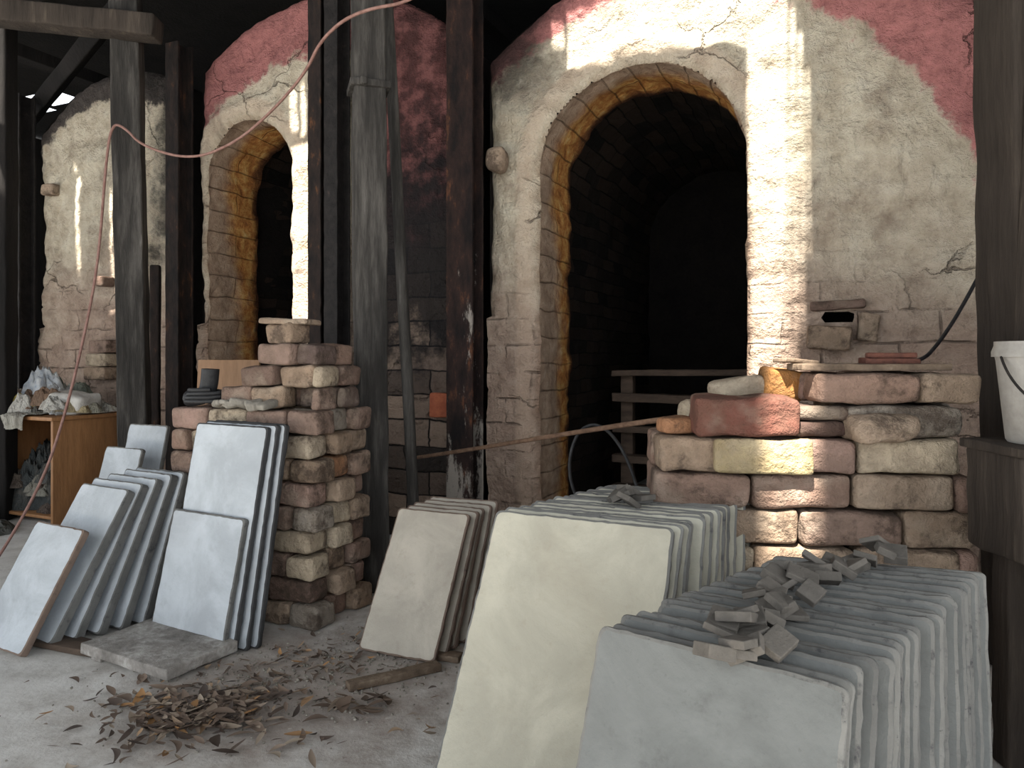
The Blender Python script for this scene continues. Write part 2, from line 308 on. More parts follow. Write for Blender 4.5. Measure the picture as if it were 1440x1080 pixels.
# ------------------------------------------------------------------ kilns
def arch_sdf(cx,r,sp):
    def f(x,z):
        if z>sp: return math.hypot(x-cx,z-sp)-r
        return abs(x-cx)-r
    return f
def rect_sdf(cx,cz,w,h): 
    return lambda x,z: max(abs(x-cx)-w/2,abs(z-cz)-h/2)
def make_kiln(idx,x0,x1,oc,oR,door,mat,vents=(),ridge=None):
    K=empty('brick_kiln',WALLM)
    outer=lambda x,z: max(x0-x,x-x1, (math.hypot(x-oc[0],z-oc[1])-oR) if z>oc[1] else -1)
    holes=[]
    if door: holes.append(arch_sdf(*door))
    for v in vents: holes.append(rect_sdf(*v))
    def g(x,z):
        d=outer(x,z)
        for h in holes: d=max(d,-h(x,z))
        return d
    dd=holes[0] if door else (ridge if ridge else (lambda x,z:9))
    def disp(x,z):
        p=Vector((x,idx*9.1,z)); n=.030*mn.noise(p*2.3)+.018*mn.noise(p*7)+.012*mn.noise(p*17)
        d=dd(x,z)
        if d>-.01:
            n-= .020*max(0,min(1,(.15+.05*mn.noise(p*6)-d)/.05))       # arch ring stands proud
            if door: n+= .045*math.exp(-max(d,0)/.022)
        # bed joints
        zz=z/.135+.12*mn.noise(p*3); fr=abs(zz-round(zz)); low=max(0,min(1,(1.7+.5*mn.noise(p*1.5)-z)/.4))
        n+= .013*low*max(0,1-fr/.10)
        e=-outer(x,z); n+=.05*math.exp(-max(e,0)/.03) if z>1.2 else 0
        return n
    st=.0155; nx=int((x1-x0)/st)+2; nz=int((oc[1]+oR)/st)+2
    mb=MB()
    P=lambda i,j:(x0+i*(x1-x0)/(nx-1), j*st)
    G=[[g(*P(i,j)) for j in range(nz+1)] for i in range(nx)]
    vid={}
    def vv(i,j):
        if (i,j) in vid: return vid[i,j]
        x,z=P(i,j)
        if G[i][j]>1e-6:
            for _ in range(3):
                q=g(x,z); e=1e-4
                gx=(g(x+e,z)-g(x-e,z))/(2*e); gz=(g(x,z+e)-g(x,z-e))/(2*e); l=gx*gx+gz*gz
                if l<1e-6: break
                x-=q*gx/l; z-=q*gz/l
        z=max(z,0)
        vid[i,j]=mb.vert((x,disp(x,z),z)); return vid[i,j]
    for i in range(nx-1):
        for j in range(nz):
            c=[G[i][j],G[i+1][j],G[i+1][j+1],G[i][j+1]]
            if sum(1 for t in c if t<=1e-6)>=2: mb.face([vv(i,j),vv(i+1,j),vv(i+1,j+1),vv(i,j+1)])
    mb.obj('front_wall',mat,True,parent=K)
    # outer vault body
    prof=[(x0,0)]; 
    def zt(x): return oc[1]+math.sqrt(max(0,oR*oR-(x-oc[0])**2))
    N=40
    for i in range(N+1):
        x=x0+(x1-x0)*i/N; prof.append((x,zt(x)))
    prof.append((x1,0)); b=MB()
    a=[b.vert((x,.03,z-.012)) for x,z in prof]; c=[b.vert((x,2.75,z-.012)) for x,z in prof]
    for i in range(len(prof)-1): b.face([a[i],c[i],c[i+1],a[i+1]])
    b.obj('vault_body',M_dark,False,parent=K)
    if door:
        cx,r,sp=door
        arc=[]
        z=0
        while z<sp-.02: arc.append((cx-r,z,-1,0)); z+=.03
        for i in range(0,57):
            t=math.pi*(1-i/56); arc.append((cx+r*math.cos(t),sp+r*math.sin(t),math.cos(t),math.sin(t)))
        z=sp-.03
        while z>0.03: arc.append((cx+r,z,1,0)); z-=.03
        arc.append((cx+r,0,1,0))
        deps=[0,.006,.014,.025]+[.03+.03*i for i in range(1,15)]+[.47,.5]+[.5+.1*i for i in range(1,22)]
        t=MB(); uvs=[]; rows=[]; L=0; prev=None
        for (x,z,nx_,nz_) in arc:
            if prev: L+=math.hypot(x-prev[0],z-prev[1])
            prev=(x,z); row=[]
            for d in deps:
                p=Vector((x,d,z)); k=min(1,d/.06)
                off=(.022*mn.noise(p*5+Vector((idx*3,0,0)))+.014*mn.noise(Vector((x*13,d*9,z*13)))+.008*mn.noise(Vector((x,0,z))*30+Vector((0,round(d/.12)*3.3,0))))*k+.004
                if d>.47: off+=.05
                y=d+disp(x,z)*(1-min(1,d/.05))
                row.append(t.vert((x+nx_*off,y,z+nz_*off))); uvs.append((L,d))
            rows.append(row)
        for i in range(len(rows)-1):
            for j in range(len(deps)-1): t.face([rows[i][j],rows[i][j+1],rows[i+1][j+1],rows[i+1][j]])
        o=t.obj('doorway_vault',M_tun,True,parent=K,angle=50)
        ul=o.data.uv_layers.new(name='UVMap')
        for lp in o.data.loops: ul.data[lp.index].uv=uvs[lp.vertex_index]
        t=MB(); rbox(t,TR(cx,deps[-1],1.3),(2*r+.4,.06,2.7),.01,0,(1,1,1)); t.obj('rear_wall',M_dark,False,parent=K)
    for (vx,vz,w,h) in vents:
        t=MB(); q=[]
        for yy in (0.0,.3):
            q.append([t.vert((vx+sx*w/2,yy,vz+sz*h/2)) for sx,sz in ((-1,-1),(1,-1),(1,1),(-1,1))])
        for k in range(4): t.face([q[0][k],q[0][(k+1)%4],q[1][(k+1)%4],q[1][k]])
        t.face(q[1]); t.obj('vent_flue',M_dark,False,parent=K)
    return K
K1=make_kiln(1,-.14,2.6,(.9,1.33),1.6,(.653,.507,1.9),M_k1,vents=[(1.535,1.165,.13,.045)])
K2=make_kiln(2,-2.18,-.3,(-1.3,1.72),1.4,(-1.79,.34,2.11),M_k2)
K3=make_kiln(3,-3.75,-2.3,(-2.95,1.78),1.15,None,M_k3,ridge=arch_sdf(-3.15,.42,1.9))
mb=MB()
rbox(mb,TR(1.50,-.045,1.075,.06,0,.05),(.17,.15,.10),.014,.006,(4,3,3),rnd=.1)
rbox(mb,TR(1.655,-.02,1.12,.0,0,.15),(.08,.07,.12),.014,.006,(3,3,3),rnd=.26)
rbox(mb,TR(1.535,-.02,1.215,.0,0,-.04),(.22,.06,.04),.012,.005,(4,3,3),rnd=.88)
mb.obj('vent_bricks',M_brick,True,parent=K1)
mb=MB(); rbox(mb,TR(-.40,-.012,.735,0),(.14,.06,.13),.012,.005,(4,3,3),rnd=.0)
mb.obj('orange_brick',simple_noise_mat('orange_brick',[(.3,(.2,.05,.03)),(.7,(.44,.14,.07))],14),True,parent=K2)
mb=MB(); rbox(mb,TR(-.06,-.05,2.0),(.1,.12,.13),.04,.012,(4,4,4),rnd=.3); mb.obj('protruding_stone',M_brick,True,parent=K1)  # stone lump jutting from the wall face
mb=MB()
for i in range(3): rbox(mb,TR(-3.02+.02*i,-.05,1.0-.0+i*.09-.12,U(-.1,.1)),(.2,.12,.085),.012,.005,(4,3,3))
rbox(mb,TR(-3.0,-.04,1.5,.1),(.07,.1,.07),.012,.005,(3,3,3),rnd=.88)
rbox(mb,TR(-3.55,-.03,2.17,.1),(.12,.1,.08),.02,.006,(3,3,3),rnd=.3)
mb.obj('loose_face_bricks',M_brick,True,parent=K3)

# ------------------------------------------------------------------ shed shell
mb=MB(); n=40
for i in range(n+1):
    for j in range(n+1): mb.vert((-9+16*i/n,-3+14*j/n,0))
for i in range(n):
    for j in range(n):
        a=i*(n+1)+j; mb.face([a,a+n+1,a+n+2,a+1])
mb.obj('floor',M_floor,False)
H=3.6
# missing roof sheets let the sun through (wall frame)
holes=[(1.165,1.33,-1.66,-.58),(.30,1.165,-.70,-.535),(1.37,1.49,-3.42,-2.55),(-1.47,-1.22,-1.52,-.82),
       (1.345,1.362,-1.6,-.64),(1.378,1.392,-1.5,-.7),(1.41,1.418,-1.3,-.8),(-3.10,-3.04,-1.65,-.9),(-3.0,-2.97,-1.5,-.9),(-3.33,-3.30,-1.2,-.8),
       (-1.44,-1.40,-.76,-.62),(-1.37,-1.34,-.78,-.6),(-1.30,-1.28,-.74,-.6),
       (.22,.28,-.62,-.56),(-6.6,-6.05,1.2,1.7),(-5.95,-5.5,1.3,1.6)]
xs=sorted(set([-7.5,4.2]+[h[0] for h in holes]+[h[1] for h in holes])); ys=sorted(set([-5.6,3.4]+[h[2] for h in holes]+[h[3] for h in holes]))
mb=MB(); vid={}
def rv(i,j):
    if (i,j) not in vid: vid[i,j]=mb.vert((xs[i],ys[j],H))
    return vid[i,j]
for i in range(len(xs)-1):
    for j in range(len(ys)-1):
        cx,cy=(xs[i]+xs[i+1])/2,(ys[j]+ys[j+1])/2
        if any(h[0]<cx<h[1] and h[2]<cy<h[3] for h in holes): continue
        mb.face([rv(i,j),rv(i+1,j),rv(i+1,j+1),rv(i,j+1)])
roof=mb.obj('ceiling',M_roof,False,matrix=WALLM)
def wallp(name,p0,p1,z1,mat):
    mb=MB(); d=Vector((p1[0]-p0[0],p1[1]-p0[1],0)); ang=math.atan2(d.y,d.x)
    k=int(d.length/.25)
    for i in range(k):
        t=(i+.5)/k
        rbox(mb,TR(p0[0]+d.x*t,p0[1]+d.y*t,z1/2,ang),(.262,.03,z1),.004,.0,(1,1,1))
    return mb.obj(name,mat,False,matrix=WALLM)
wallp('wall_back',(-7.5,3.2),(4.2,3.2),3.58,M_shed)
wallp('wall_right',(3.6,-1.5),(3.6,3.2),3.58,M_shed)
wallp('wall_left',(-7.2,-1.2),(-7.2,3.1),3.58,M_shed)
mb=MB()
for y in (-.25,-1.9,-3.6):
    M,L=between((-7,y,3.48),(4,y,3.48)); rbox(mb,M,(.09,.16,L),.006,.003,(1,1,20))
for x in (-4.2,-.7,2.9):
    M,L=between((x,-5,3.32),(x,3,3.32)); rbox(mb,M,(.12,.1,L),.006,.003,(1,1,20))
mb.obj('roof_rafters',M_shed,False,matrix=WALLM)

# ------------------------------------------------------------------ posts
def W(x,y,z): return WALLM@Vector((x,y,z))
def wib(name,x,y,z1,w,d,mat): 
    b=W(x,y,0); t=W(x,y,z1); M,L=between(b,t)
    mb=MB(); Mt=Matrix.Translation((b+t)/2)@Matrix.Rotation(PHI,4,'Z'); sg=int(L/.05); th=.014
    rbox(mb,Mt@Matrix.Translation((0,-d/2+th/2,0)),(w,th,L),.003,.003,(3,1,sg),20)
    rbox(mb,Mt@Matrix.Translation((0,d/2-th/2,0)),(w,th,L),.003,.003,(3,1,sg),20)
    rbox(mb,Mt,(th,d-2*th+.004,L),.002,.001,(1,2,sg),20)
    return mb.obj(name,mat,False)
wib('steel_buckstay',-.22,-.10,3.45,.15,.13,M_rust)
wib('steel_buckstay',-1.14,-.10,3.45,.09,.12,M_rustdk)
wib('steel_buckstay',-1.02,-.11,3.45,.09,.12,M_black)
wib('steel_buckstay',-2.25,-.09,2.95,.11,.12,M_rustdk)
wib('steel_buckstay',-3.78,-.09,2.85,.10,.12,M_black)
def timber(name,base,top,w,d,rz,mat,extra=None,amp=.006):
    mb=MB(); base=Vector(base); top=Vector(top); dv=top-base; L=dv.length
    q=Vector((0,0,1)).rotation_difference(dv.normalized()).to_matrix().to_4x4()
    Mt=Matrix.Translation((base+top)/2)@q@Matrix.Rotation(rz,4,'Z')
    rbox(mb,Mt,(w,d,L),.012,amp,(4,4,int(L/.06)),5)
    if extra: extra(mb,Mt)
    return mb.obj(name,mat,True,angle=40)
def strap(mb,Mt):
    rbox(mb,Mt@Matrix.Translation((0,0,.40)),(.17,.165,.03),.004,.001,(2,2,1))
    rbox(mb,Mt@Matrix.Translation((-.03,-.09,.40)),(.03,.03,.03),.006,.001,(1,1,1))
def brace(mb,Mt):
    M,L=between((1.53,2.21,.9),(1.60,2.22,2.2)); rbox(mb,M,(.05,.05,L),.006,.003,(2,2,14))
timber('timber_roof_post',(-.60,3.17,0),(-.63,3.2,3.5),.135,.135,math.radians(18),M_post,strap)
timber('timber_roof_post',(-2.13,4.2,0),(-2.2,4.2,3.4),.15,.14,.25,M_post)
timber('timber_roof_post',(-3.12,4.5,0),(-3.12,4.5,3.4),.15,.14,.1,M_shed)
timber('timber_roof_post',(1.66,2.34,0),(1.61,2.34,3.5),.24,.18,.1,M_postbr,brace,amp=.01)
timber('steel_stake',(-2.235,4.62,0),(-2.235,4.64,1.57),.06,.05,.2,M_rustdk)
timber('roof_tie_beam',(-3.25,4.05,2.92),(-1.95,4.08,2.80),.12,.14,0,M_postbr)
timber('roof_tie_beam',(-3.7,5.6,2.75),(-2.3,4.6,3.35),.1,.1,0,M_shed)
curve('iron_pipe',[(-.43,3.33,0),(-.455,3.33,.6),(-.50,3.33,1.4),(-.535,3.34,2.1),(-.57,3.35,2.7)],.026,M_post)

# ------------------------------------------------------------------ kiln shelf stacks
def slab(mb,B,th,w,l,lean,T,rad=.014,rnd=None,edge=1,roll=0,chip=.003):
    if rnd is None: rnd=R()
    wd=Vector((math.cos(th),math.sin(th),0)); bk=Vector((-math.sin(th),math.cos(th),0))
    up=bk*math.sin(lean)+Vector((0,0,1))*math.cos(lean); nf=bk*math.cos(lean)-Vector((0,0,1))*math.sin(lean)
    if roll:
        q=Matrix.Rotation(roll,3,nf); wd=q@wd; up=q@up
    B=Vector(B)+Vector((0,0,T*math.sin(lean)+.001+abs(roll)*w/2))
    out=[]
    def seg(a,b,n): 
        for i in range(n): out.append((a[0]+(b[0]-a[0])*i/n,a[1]+(b[1]-a[1])*i/n))
    def cor(cx,cy,a0):
        for i in range(4): t=a0+math.pi/2*i/4; out.append((cx+rad*math.cos(t),cy+rad*math.sin(t)))
    hw=w/2
    cor(hw-rad,rad,-math.pi/2); seg((hw,rad),(hw,l-rad),int(l/.018)); cor(hw-rad,l-rad,0); seg((hw-rad,l),(-hw+rad,l),int(w/.018))
    cor(-hw+rad,l-rad,math.pi/2); seg((-hw,l-rad),(-hw,rad),int(l/.018)); cor(-hw+rad,rad,math.pi); seg((-hw+rad,0),(hw-rad,0),int(w/.018))
    lay=[]
    for (t,ins) in ((0,.0062),(.0025,.0008),(T*.35,0),(T*.65,0),(T-.003,.0008),(T,.005)):
        ring=[]
        for (a,c) in out:
            nn=mn.noise_vector(Vector((a*38,c*38,t*60+rnd*40)))
            aa=a-math.copysign(min(ins,abs(a)),a)+nn.x*chip; c2=c+(ins if c<l/2 else -ins)+nn.y*chip
            c2=max(c2,0)
            ring.append(mb.vert(B+wd*aa+up*c2+nf*t,rnd))
        lay.append(ring)
    k=len(out)
    for a,b in zip(lay[:-1],lay[1:]):
        for i in range(k): mb.face([a[i],a[(i+1)%k],b[(i+1)%k],b[i]],edge)
    mb.face(lay[0],0); mb.face(lay[-1][::-1],0)
def stack(name,n,T0,T1,th0,th1,z0,z1,w0,w1,ln0,ln1,T,mats,wj=.01,zj=.004):
    mb=MB()
    for i in range(n):
        t=i/(n-1) if n>1 else 0
        L=lambda a,b:a+(b-a)*t
        th=L(th0,th1)+U(-.012,.012); zt=L(z0,z1)+(U(-zj,zj) if i else 0); lean=L(ln0,ln1)+U(-.006,.006)
        bk=Vector((-math.sin(th),math.cos(th),0)); wd=Vector((math.cos(th),math.sin(th),0))
        C=Vector((L(T0[0],T1[0]),L(T0[1],T1[1]),0))+wd*U(-wj,wj)
        B=C-bk*math.tan(lean)*zt
        slab(mb,B,th,L(w0,w1)+U(-wj,wj)*.6,zt/math.cos(lean),lean,T*U(.85,1.1),rnd=R(),roll=U(-.005,.005) if i else 0)
    return mb.obj(name,mats,True,angle=35)
D=math.radians
stack('kiln_shelf_stack',22,(.297,1.077),(.765,1.56),D(-37),D(-19),.56,.56,.375,.39,D(20),D(7),.0160,[S_grey,S_edge],wj=.010,zj=.005)
stack('kiln_shelf_stack',17,(.171,1.777),(.50,2.20),D(-25.5),D(-17),.60,.60,.455,.45,D(30),D(16),.016,[S_cream,S_edge],wj=.008)
stack('kiln_shelf_stack',5,(-.279,2.67),(-.19,2.84),D(-22.9),D(-22.9),.431,.44,.295,.29,D(31),D(24),.020,[S_warm,S_edgeb],wj=.006)
mb=MB()
th=D(-28.9); wd=Vector((math.cos(th),math.sin(th),0)); bk=Vector((-math.sin(th),math.cos(th),0))
C=Vector((-1.128,2.54,0))
slab(mb,C,th,.375,.445,D(13),.022,rnd=.2,edge=1)
slab(mb,C+bk*.032+wd*.02,th,.375,.76,D(11.5),.022,rnd=.1,edge=2)
slab(mb,C+bk*.065+wd*.045,th,.375,.765,D(10.5),.02,rnd=.6,edge=2)
slab(mb,C+bk*.096+wd*.065,th,.375,.765,D(9.8),.02,rnd=.8,edge=2)
mb.obj('kiln_shelf_stack',[S_blue,S_edgeg,S_edged],True,angle=35)
mb=MB()
def slabR(Rb,th,w,l,lean,T,edge,rnd):
    wd=Vector((math.cos(th),math.sin(th),0)); slab(mb,Vector((Rb[0],Rb[1],0))-wd*w/2,th,w,l,lean,T,rnd=rnd,edge=edge)
slabR((-1.61,2.42),th,.30,.43,D(30),.026,2,.1)
for i in range(5):
    t=i/4; slabR((-1.566+.216*t,2.506+.20*t),th+U(-.02,.02),.30,.565+U(-.01,.01),D(30.5-12.5*t),.033,1,R())
mb.obj('kiln_shelf_stack',[S_blue,S_edgeg,S_edgeb],True,angle=35)
mb=MB()
slab(mb,(-1.95,3.45,0),D(-25),.26,.57,D(16),.022,rnd=.3); slab(mb,(-1.90,3.62,0),D(-25),.28,.66,D(12),.022,rnd=.6)
mb.obj('kiln_shelf_stack',[S_blue,S_edge],True,angle=35)

mb=MB()
path=[(.32,1.02),(.35,1.09),(.385,1.15),(.44,1.23),(.49,1.32),(.56,1.40),(.65,1.46),(.77,1.54)]
for i in range(46):
    t=(i+.5)/46*(len(path)-1.001); k=int(t); f=t-k
    x=path[k][0]+(path[k+1][0]-path[k][0])*f+U(-.045,.045); y=path[k][1]+(path[k+1][1]-path[k][1])*f+U(-.022,.022)
    rbox(mb,TR(x,y,.578+U(0,.030),U(0,3),U(-.55,.55),U(-.55,.55)),(U(.040,.056),U(.036,.05),U(.010,.020)),.002,.001,(2,2,1))
mb.obj('ceramic_offcuts',M_chip,False)
mb=MB()
for p in ((.29,1.93),(.31,1.96),(.34,1.93),(.30,1.90),(.28,1.95)):
    rbox(mb,TR(p[0],p[1],.626+U(0,.02),U(0,3),U(-.5,.5),U(-.7,.7)),(.055,.045,.014),.002,.001,(2,2,1))
mb.obj('ceramic_offcuts',M_chip,False)

# ------------------------------------------------------------------ brick piles
def pile(mb,Mp,L,depth,rows,bl,bd,bh,z0=0,gap=.003,x_at=lambda r:(0,0),rj=.02):
    for r in range(rows):
        a,b=x_at(r); 
        nd_=int(depth/bd)
        for k in range(nd_):
            x=a-(.5*bl if (r+k)%2 else 0)+U(-.01,.01)
            while x<L-b-.02:
                x0=max(x,a); x1=min(x+bl,L-b)
                if x1-x0>.05:
                    rbox(mb,Mp@TR((x0+x1)/2+U(-.003,.003),(k+.5)*bd+U(-.010,.010),z0+(r+.5)*bh,U(-rj,rj)),(x1-x0-gap-U(0,.008),bd-gap,bh-U(.003,.008)),.016,.008,(5,3,3))
                x+=bl
ang=math.atan2(-.07,.849); Mp=Matrix.Translation((.385,2.0,0))@Matrix.Rotation(ang,4,'Z'); PR=.0975
mb=MB()
pile(mb,Mp,.845,.30,7,.262,.145,PR)
pile(mb,Mp,.845,.30,1,.262,.145,PR,z0=7*PR,x_at=lambda r:(0.0,0))
pile(mb,Mp,.845,.30,1,.30,.145,.088,z0=8*PR,x_at=lambda r:(.50,0))
pile(mb,Mp,.845,.30,1,.265,.145,.088,z0=8*PR+.088,x_at=lambda r:(.43,0))
z8=8*PR
rbox(mb,Mp@TR(.31,.235,z8+.05,.1),(.16,.12,.095),.02,.008,(4,3,3),rnd=.82)
rbox(mb,Mp@TR(.27,.24,z8+.118,-.2,0,-.18),(.16,.12,.07),.022,.008,(4,3,3),rnd=.79)
rbox(mb,Mp@TR(.16,.235,z8+.045,-.3),(.13,.11,.085),.03,.01,(4,3,3),rnd=.4)
rbox(mb,Mp@TR(.07,.10,z8+.025,.2),(.09,.08,.045),.012,.006,(3,3,3),rnd=.93)
rbox(mb,Mp@TR(.59,.015,z8+.03,.1),(.18,.13,.075),.036,.012,(6,5,4),rnd=.3)
mb.obj('firebrick_pile',M_brick,True,angle=50)
mb=MB()
rbox(mb,Mp@TR(.245,.055,z8+.056,-.04),(.27,.15,.105),.016,.010,(8,5,5),rnd=.05)
rbox(mb,Mp@TR(.44,.07,z8+.022,.1),(.15,.13,.042),.02,.006,(6,5,3),rnd=.33)
rbox(mb,Mp@TR(.44,.07,z8+.064,-.05),(.155,.13,.040),.02,.006,(6,5,3),rnd=.34)
rbox(mb,Mp@TR(.385,.20,z8+.135,.2,.1,.15),(.11,.09,.09),.014,.007,(4,4,4),rnd=.53)
rbox(mb,Mp@TR(.285,-.006,z8-PR/2,0),(.255,.03,PR-.006),.010,.005,(6,3,4),rnd=.8)
mb.obj('glazed_brick_group',M_brickglaze,True,angle=50)
zt=z8+.178
mb=MB(); rbox(mb,Mp@TR(.60,.12,zt+.01,.03),(.40,.13,.018),.003,.003,(10,3,1),rnd=.5)
rbox(mb,Mp@TR(.42,.16,zt+.026,.5,0,.06),(.13,.05,.012),.003,.003,(4,2,1),rnd=.2)
mb.obj('wooden_plank',M_plank,True,angle=40)
mb=MB()
rbox(mb,Mp@TR(.66,.11,zt+.026,.05),(.15,.04,.016),.004,.002,(4,2,2)); rbox(mb,Mp@TR(.67,.13,zt+.042,-.1),(.13,.03,.016),.005,.002,(4,2,2))
rbox(mb,Mp@TR(.64,.15,zt+.028,.2),(.1,.03,.018),.004,.002,(4,2,2))
mb.obj('rusty_tools',simple_noise_mat('red_rust_iron',[(.3,(.06,.03,.025)),(.7,(.2,.08,.055))],18),True,angle=40)
cor=Vector((-.705,2.667,0)); u=Vector((.9125,-.409,0)); 
Mq=Matrix.Translation(cor-u*.74)@Matrix.Rotation(PHI,4,'Z'); QH=.0885
mb=MB()
pile(mb,Mq,.74,.36,9,.20,.118,QH,x_at=lambda r:(U(0,.02),U(-.012,.02)),rj=.05)
def top(r,a,b,y0=.02,k=2):
    x=.74-b
    while x<.74-a-.04:
        l=min(U(.12,.2),.74-a-x)
        for q in range(k):
            if R()<.95: rbox(mb,Mq@TR(x+l/2,y0+.06+q*.12+U(-.015,.015),9*QH+.002+(r+.5)*.082,U(-.18,.18),U(-.04,.04),U(-.05,.05)),(l-.006,.112,.078),.016,.009,(4,3,3),rnd=random.choice([.05,.15,.5,.65,.88,.97,.42,.93]))
        x+=l
top(0,.0,.50,.02,2); top(1,.0,.40,.04,2); top(2,.04,.34,.05,2); top(3,.14,.32,.08,1)
rbox(mb,Mq@TR(.74-.24,.14,9*QH+4*.082-.072+.08,.2,0,.05),(.2,.13,.022),.008,.005,(6,4,1),rnd=.3)
rbox(mb,Mq@TR(.11,.2,9*QH+.03,.4),(.1,.09,.05),.02,.008,(4,3,3),rnd=.4)
mb.obj('firebrick_pile',M_brick,True,angle=50)
mb=MB()
for i in range(14):
    rbox(mb,Mq@TR(U(.2,.55),U(-.0,.05),9*QH+.018,U(0,3),U(-.3,.3),U(-.3,.3)),(U(.05,.1),U(.03,.06),U(.02,.035)),.012,.008,(4,3,3))
mb.obj('stone_rubble',M_sack,True)
e=empty('rubber_hose',Mq)
curve('elbow',[(.06,.05,9*QH+.03),(.13,.05,9*QH+.035),(.17,.05,9*QH+.07),(.175,.05,9*QH+.15)],.034,M_rubber,parent=e)
pts=[]
for i in range(50):
    t=i*.5; pts.append((.16+.10*math.cos(t)*(1-.006*i),.04+.05*math.sin(t),9*QH+.012+.0012*i))
curve('rope_coil',pts,.008,M_rubber,parent=e)

# ------------------------------------------------------------------ interior pallet, ply board, rod, cable
mb=MB()
for z,h in ((.90,.035),(.745,.05),(.56,.04),(.38,.045),(.2,.05)):
    rbox(mb,TR(.72,.86+U(-.01,.01),z,U(-.02,.02),0,U(-.015,.015)),(.86,.10,h),.006,.004,(12,2,2))
for x in (.36,1.08): rbox(mb,TR(x,.93,.45,0),(.075,.07,.90),.006,.004,(2,2,12))
rbox(mb,TR(1.10,.84,.86,0),(.16,.08,.05),.006,.004,(3,2,2)); rbox(mb,TR(1.10,.86,.81,0),(.1,.08,.08),.006,.004,(3,2,2))
mb.obj('wooden_pallet',M_plankdk,True,matrix=WALLM,angle=40)
mb=MB(); rbox(mb,TR(-1.36,3.5,.49,-.35,-.06),(.36,.012,.98),.003,.002,(4,1,8)); mb.obj('plywood_sheet',simple_noise_mat('dull_plywood',[(.3,(.16,.09,.048)),(.7,(.28,.165,.095))],5,.003,.6,(1,1,.2)),True,angle=40)
curve('rusty_iron_rod',[(-.47,3.62,.50),(-.2,3.24,.585),(.2,2.70,.715),(.47,2.30,.803),(.60,2.1,.84)],.009,simple_noise_mat('rod_rust',[(.3,(.08,.045,.03)),(.7,(.24,.15,.1))],25))
curve('black_power_cable',[(.62,2.36,.0),(.50,2.42,.28),(.44,2.5,.50),(.40,2.6,.66),(.32,2.64,.76),(.24,2.66,.74),(.2,2.66,.62),(.22,2.66,.5),(.3,2.66,.4),(.34,2.6,.2),(.4,2.55,.012)],.006,M_rubber)
curve('hanging_cable',[(-.2,3.0,2.62),(-.36,3.0,2.44),(-.635,3.02,2.41),(-.80,3.1,2.33),(-.92,3.3,2.26),(-1.15,3.5,2.14),(-1.39,3.7,2.06),(-1.69,3.9,2.03),(-2.0,4.0,2.13),(-2.12,4.05,2.25),(-2.19,4.04,2.27),(-2.20,4.0,2.0),(-2.2,3.95,1.6),(-2.22,3.9,1.26),(-2.30,3.8,.67),(-2.38,3.7,.29),(-2.5,3.6,.02)],.007,M_cable)
curve('drooping_cable',[tuple(W(1.66,-.60,.97)),tuple(W(1.80,-.50,.965)),tuple(W(1.88,-.38,1.05)),tuple(W(1.98,-.2,1.2)),tuple(W(2.06,-.12,1.36))],.007,M_rubber)

# ------------------------------------------------------------------ floor board, sticks, leaves
mb=MB()
rbox(mb,TR(-1.17,2.455,.033,-.50,0,.0),(.44,.27,.036),.005,.004,(10,6,1),rnd=.5)
for x in (-.15,.15): rbox(mb,TR(-1.17,2.455,.008,-.50)@Matrix.Translation((x,0,0)),(.05,.25,.016),.003,.002,(2,4,1))
mb.obj('wooden_board',simple_noise_mat('grey_board',[(.3,(.10,.09,.08)),(.5,(.26,.24,.22)),(.65,(.5,.48,.45))],7,.008),True,angle=40)
mb=MB(); rbox(mb,TR(-1.75,2.62,.012,-.35),(1.0,.09,.02),.004,.004,(12,2,1)); mb.obj('wooden_batten',M_plankdk,True,angle=40)
mb=MB(); rbox(mb,TR(-.36,2.28,.014,.52),(.3,.04,.024),.004,.003,(6,2,1)); rbox(mb,TR(-.3,2.46,.012,-.3),(.28,.05,.02),.004,.003,(6,2,1)); mb.obj('wooden_stick',M_plank,True,angle=40)
def leaf(mb,x,y,z,s,tilt=.35,wf=(.11,.22)):
    M=TR(x,y,z,U(0,6.28),U(-tilt,tilt),U(-tilt,tilt)); n=6; w=s*U(*wf); r=R(); cv=U(-1.5,3)/max(s,.01)*.12; bend=U(-.25,.25)*s; rows=[]
    for i in range(n+1):
        t=i/n; ww=w*math.sin(math.pi*min(.97,max(.04,t)))**.8; X=(t-.5)*s; zz=cv*X*X; yb=bend*(1-4*(t-.5)**2)
        rows.append([mb.vert(M@Vector((X,yb-ww,zz+ww*.3)),r),mb.vert(M@Vector((X,yb,zz)),r),mb.vert(M@Vector((X,yb+ww,zz+ww*.3)),r)])
    for a,b in zip(rows[:-1],rows[1:]):
        mb.face([a[0],b[0],b[1],a[1]]); mb.face([a[1],b[1],b[2],a[2]])
mb=MB()
for i in range(520):
    a=U(0,6.28); q=abs(random.gauss(0,.55)); x=-.87+.31*q*math.cos(a)*(1+.4*mn.noise(Vector((math.cos(a),math.sin(a),1))*1.5)); y=2.03+.21*q*math.sin(a)
    leaf(mb,x,y,.012+max(0,(1-q))*U(0,.026),U(.025,.072))
for i in range(380):
    t=R(); x=-1.0+.6*t+random.gauss(0,.12); y=2.05+.55*t+random.gauss(0,.09)
    leaf(mb,x,y,.010,U(.012,.042))
for i in range(60): leaf(mb,U(-1.5,-.2),U(1.85,2.5),.010,U(.015,.045))
for i in range(16): leaf(mb,-.45+U(-.08,.08),2.1+U(-.06,.06),.014,U(.05,.1))
mb.obj('dead_leaf_litter',M_leaf,True)
mb=MB()
for i in range(900):
    t=R(); x=-.95+.7*t+random.gauss(0,.2); y=2.1+.45*t+random.gauss(0,.15); s=U(.003,.010)
    rbox(mb,TR(x,y,s*.4,U(0,3),U(-.4,.4)),(s,s*U(.5,1),s*.7),s*.3,0,(1,1,1))
mb.obj('gravel_debris',M_sack,False)

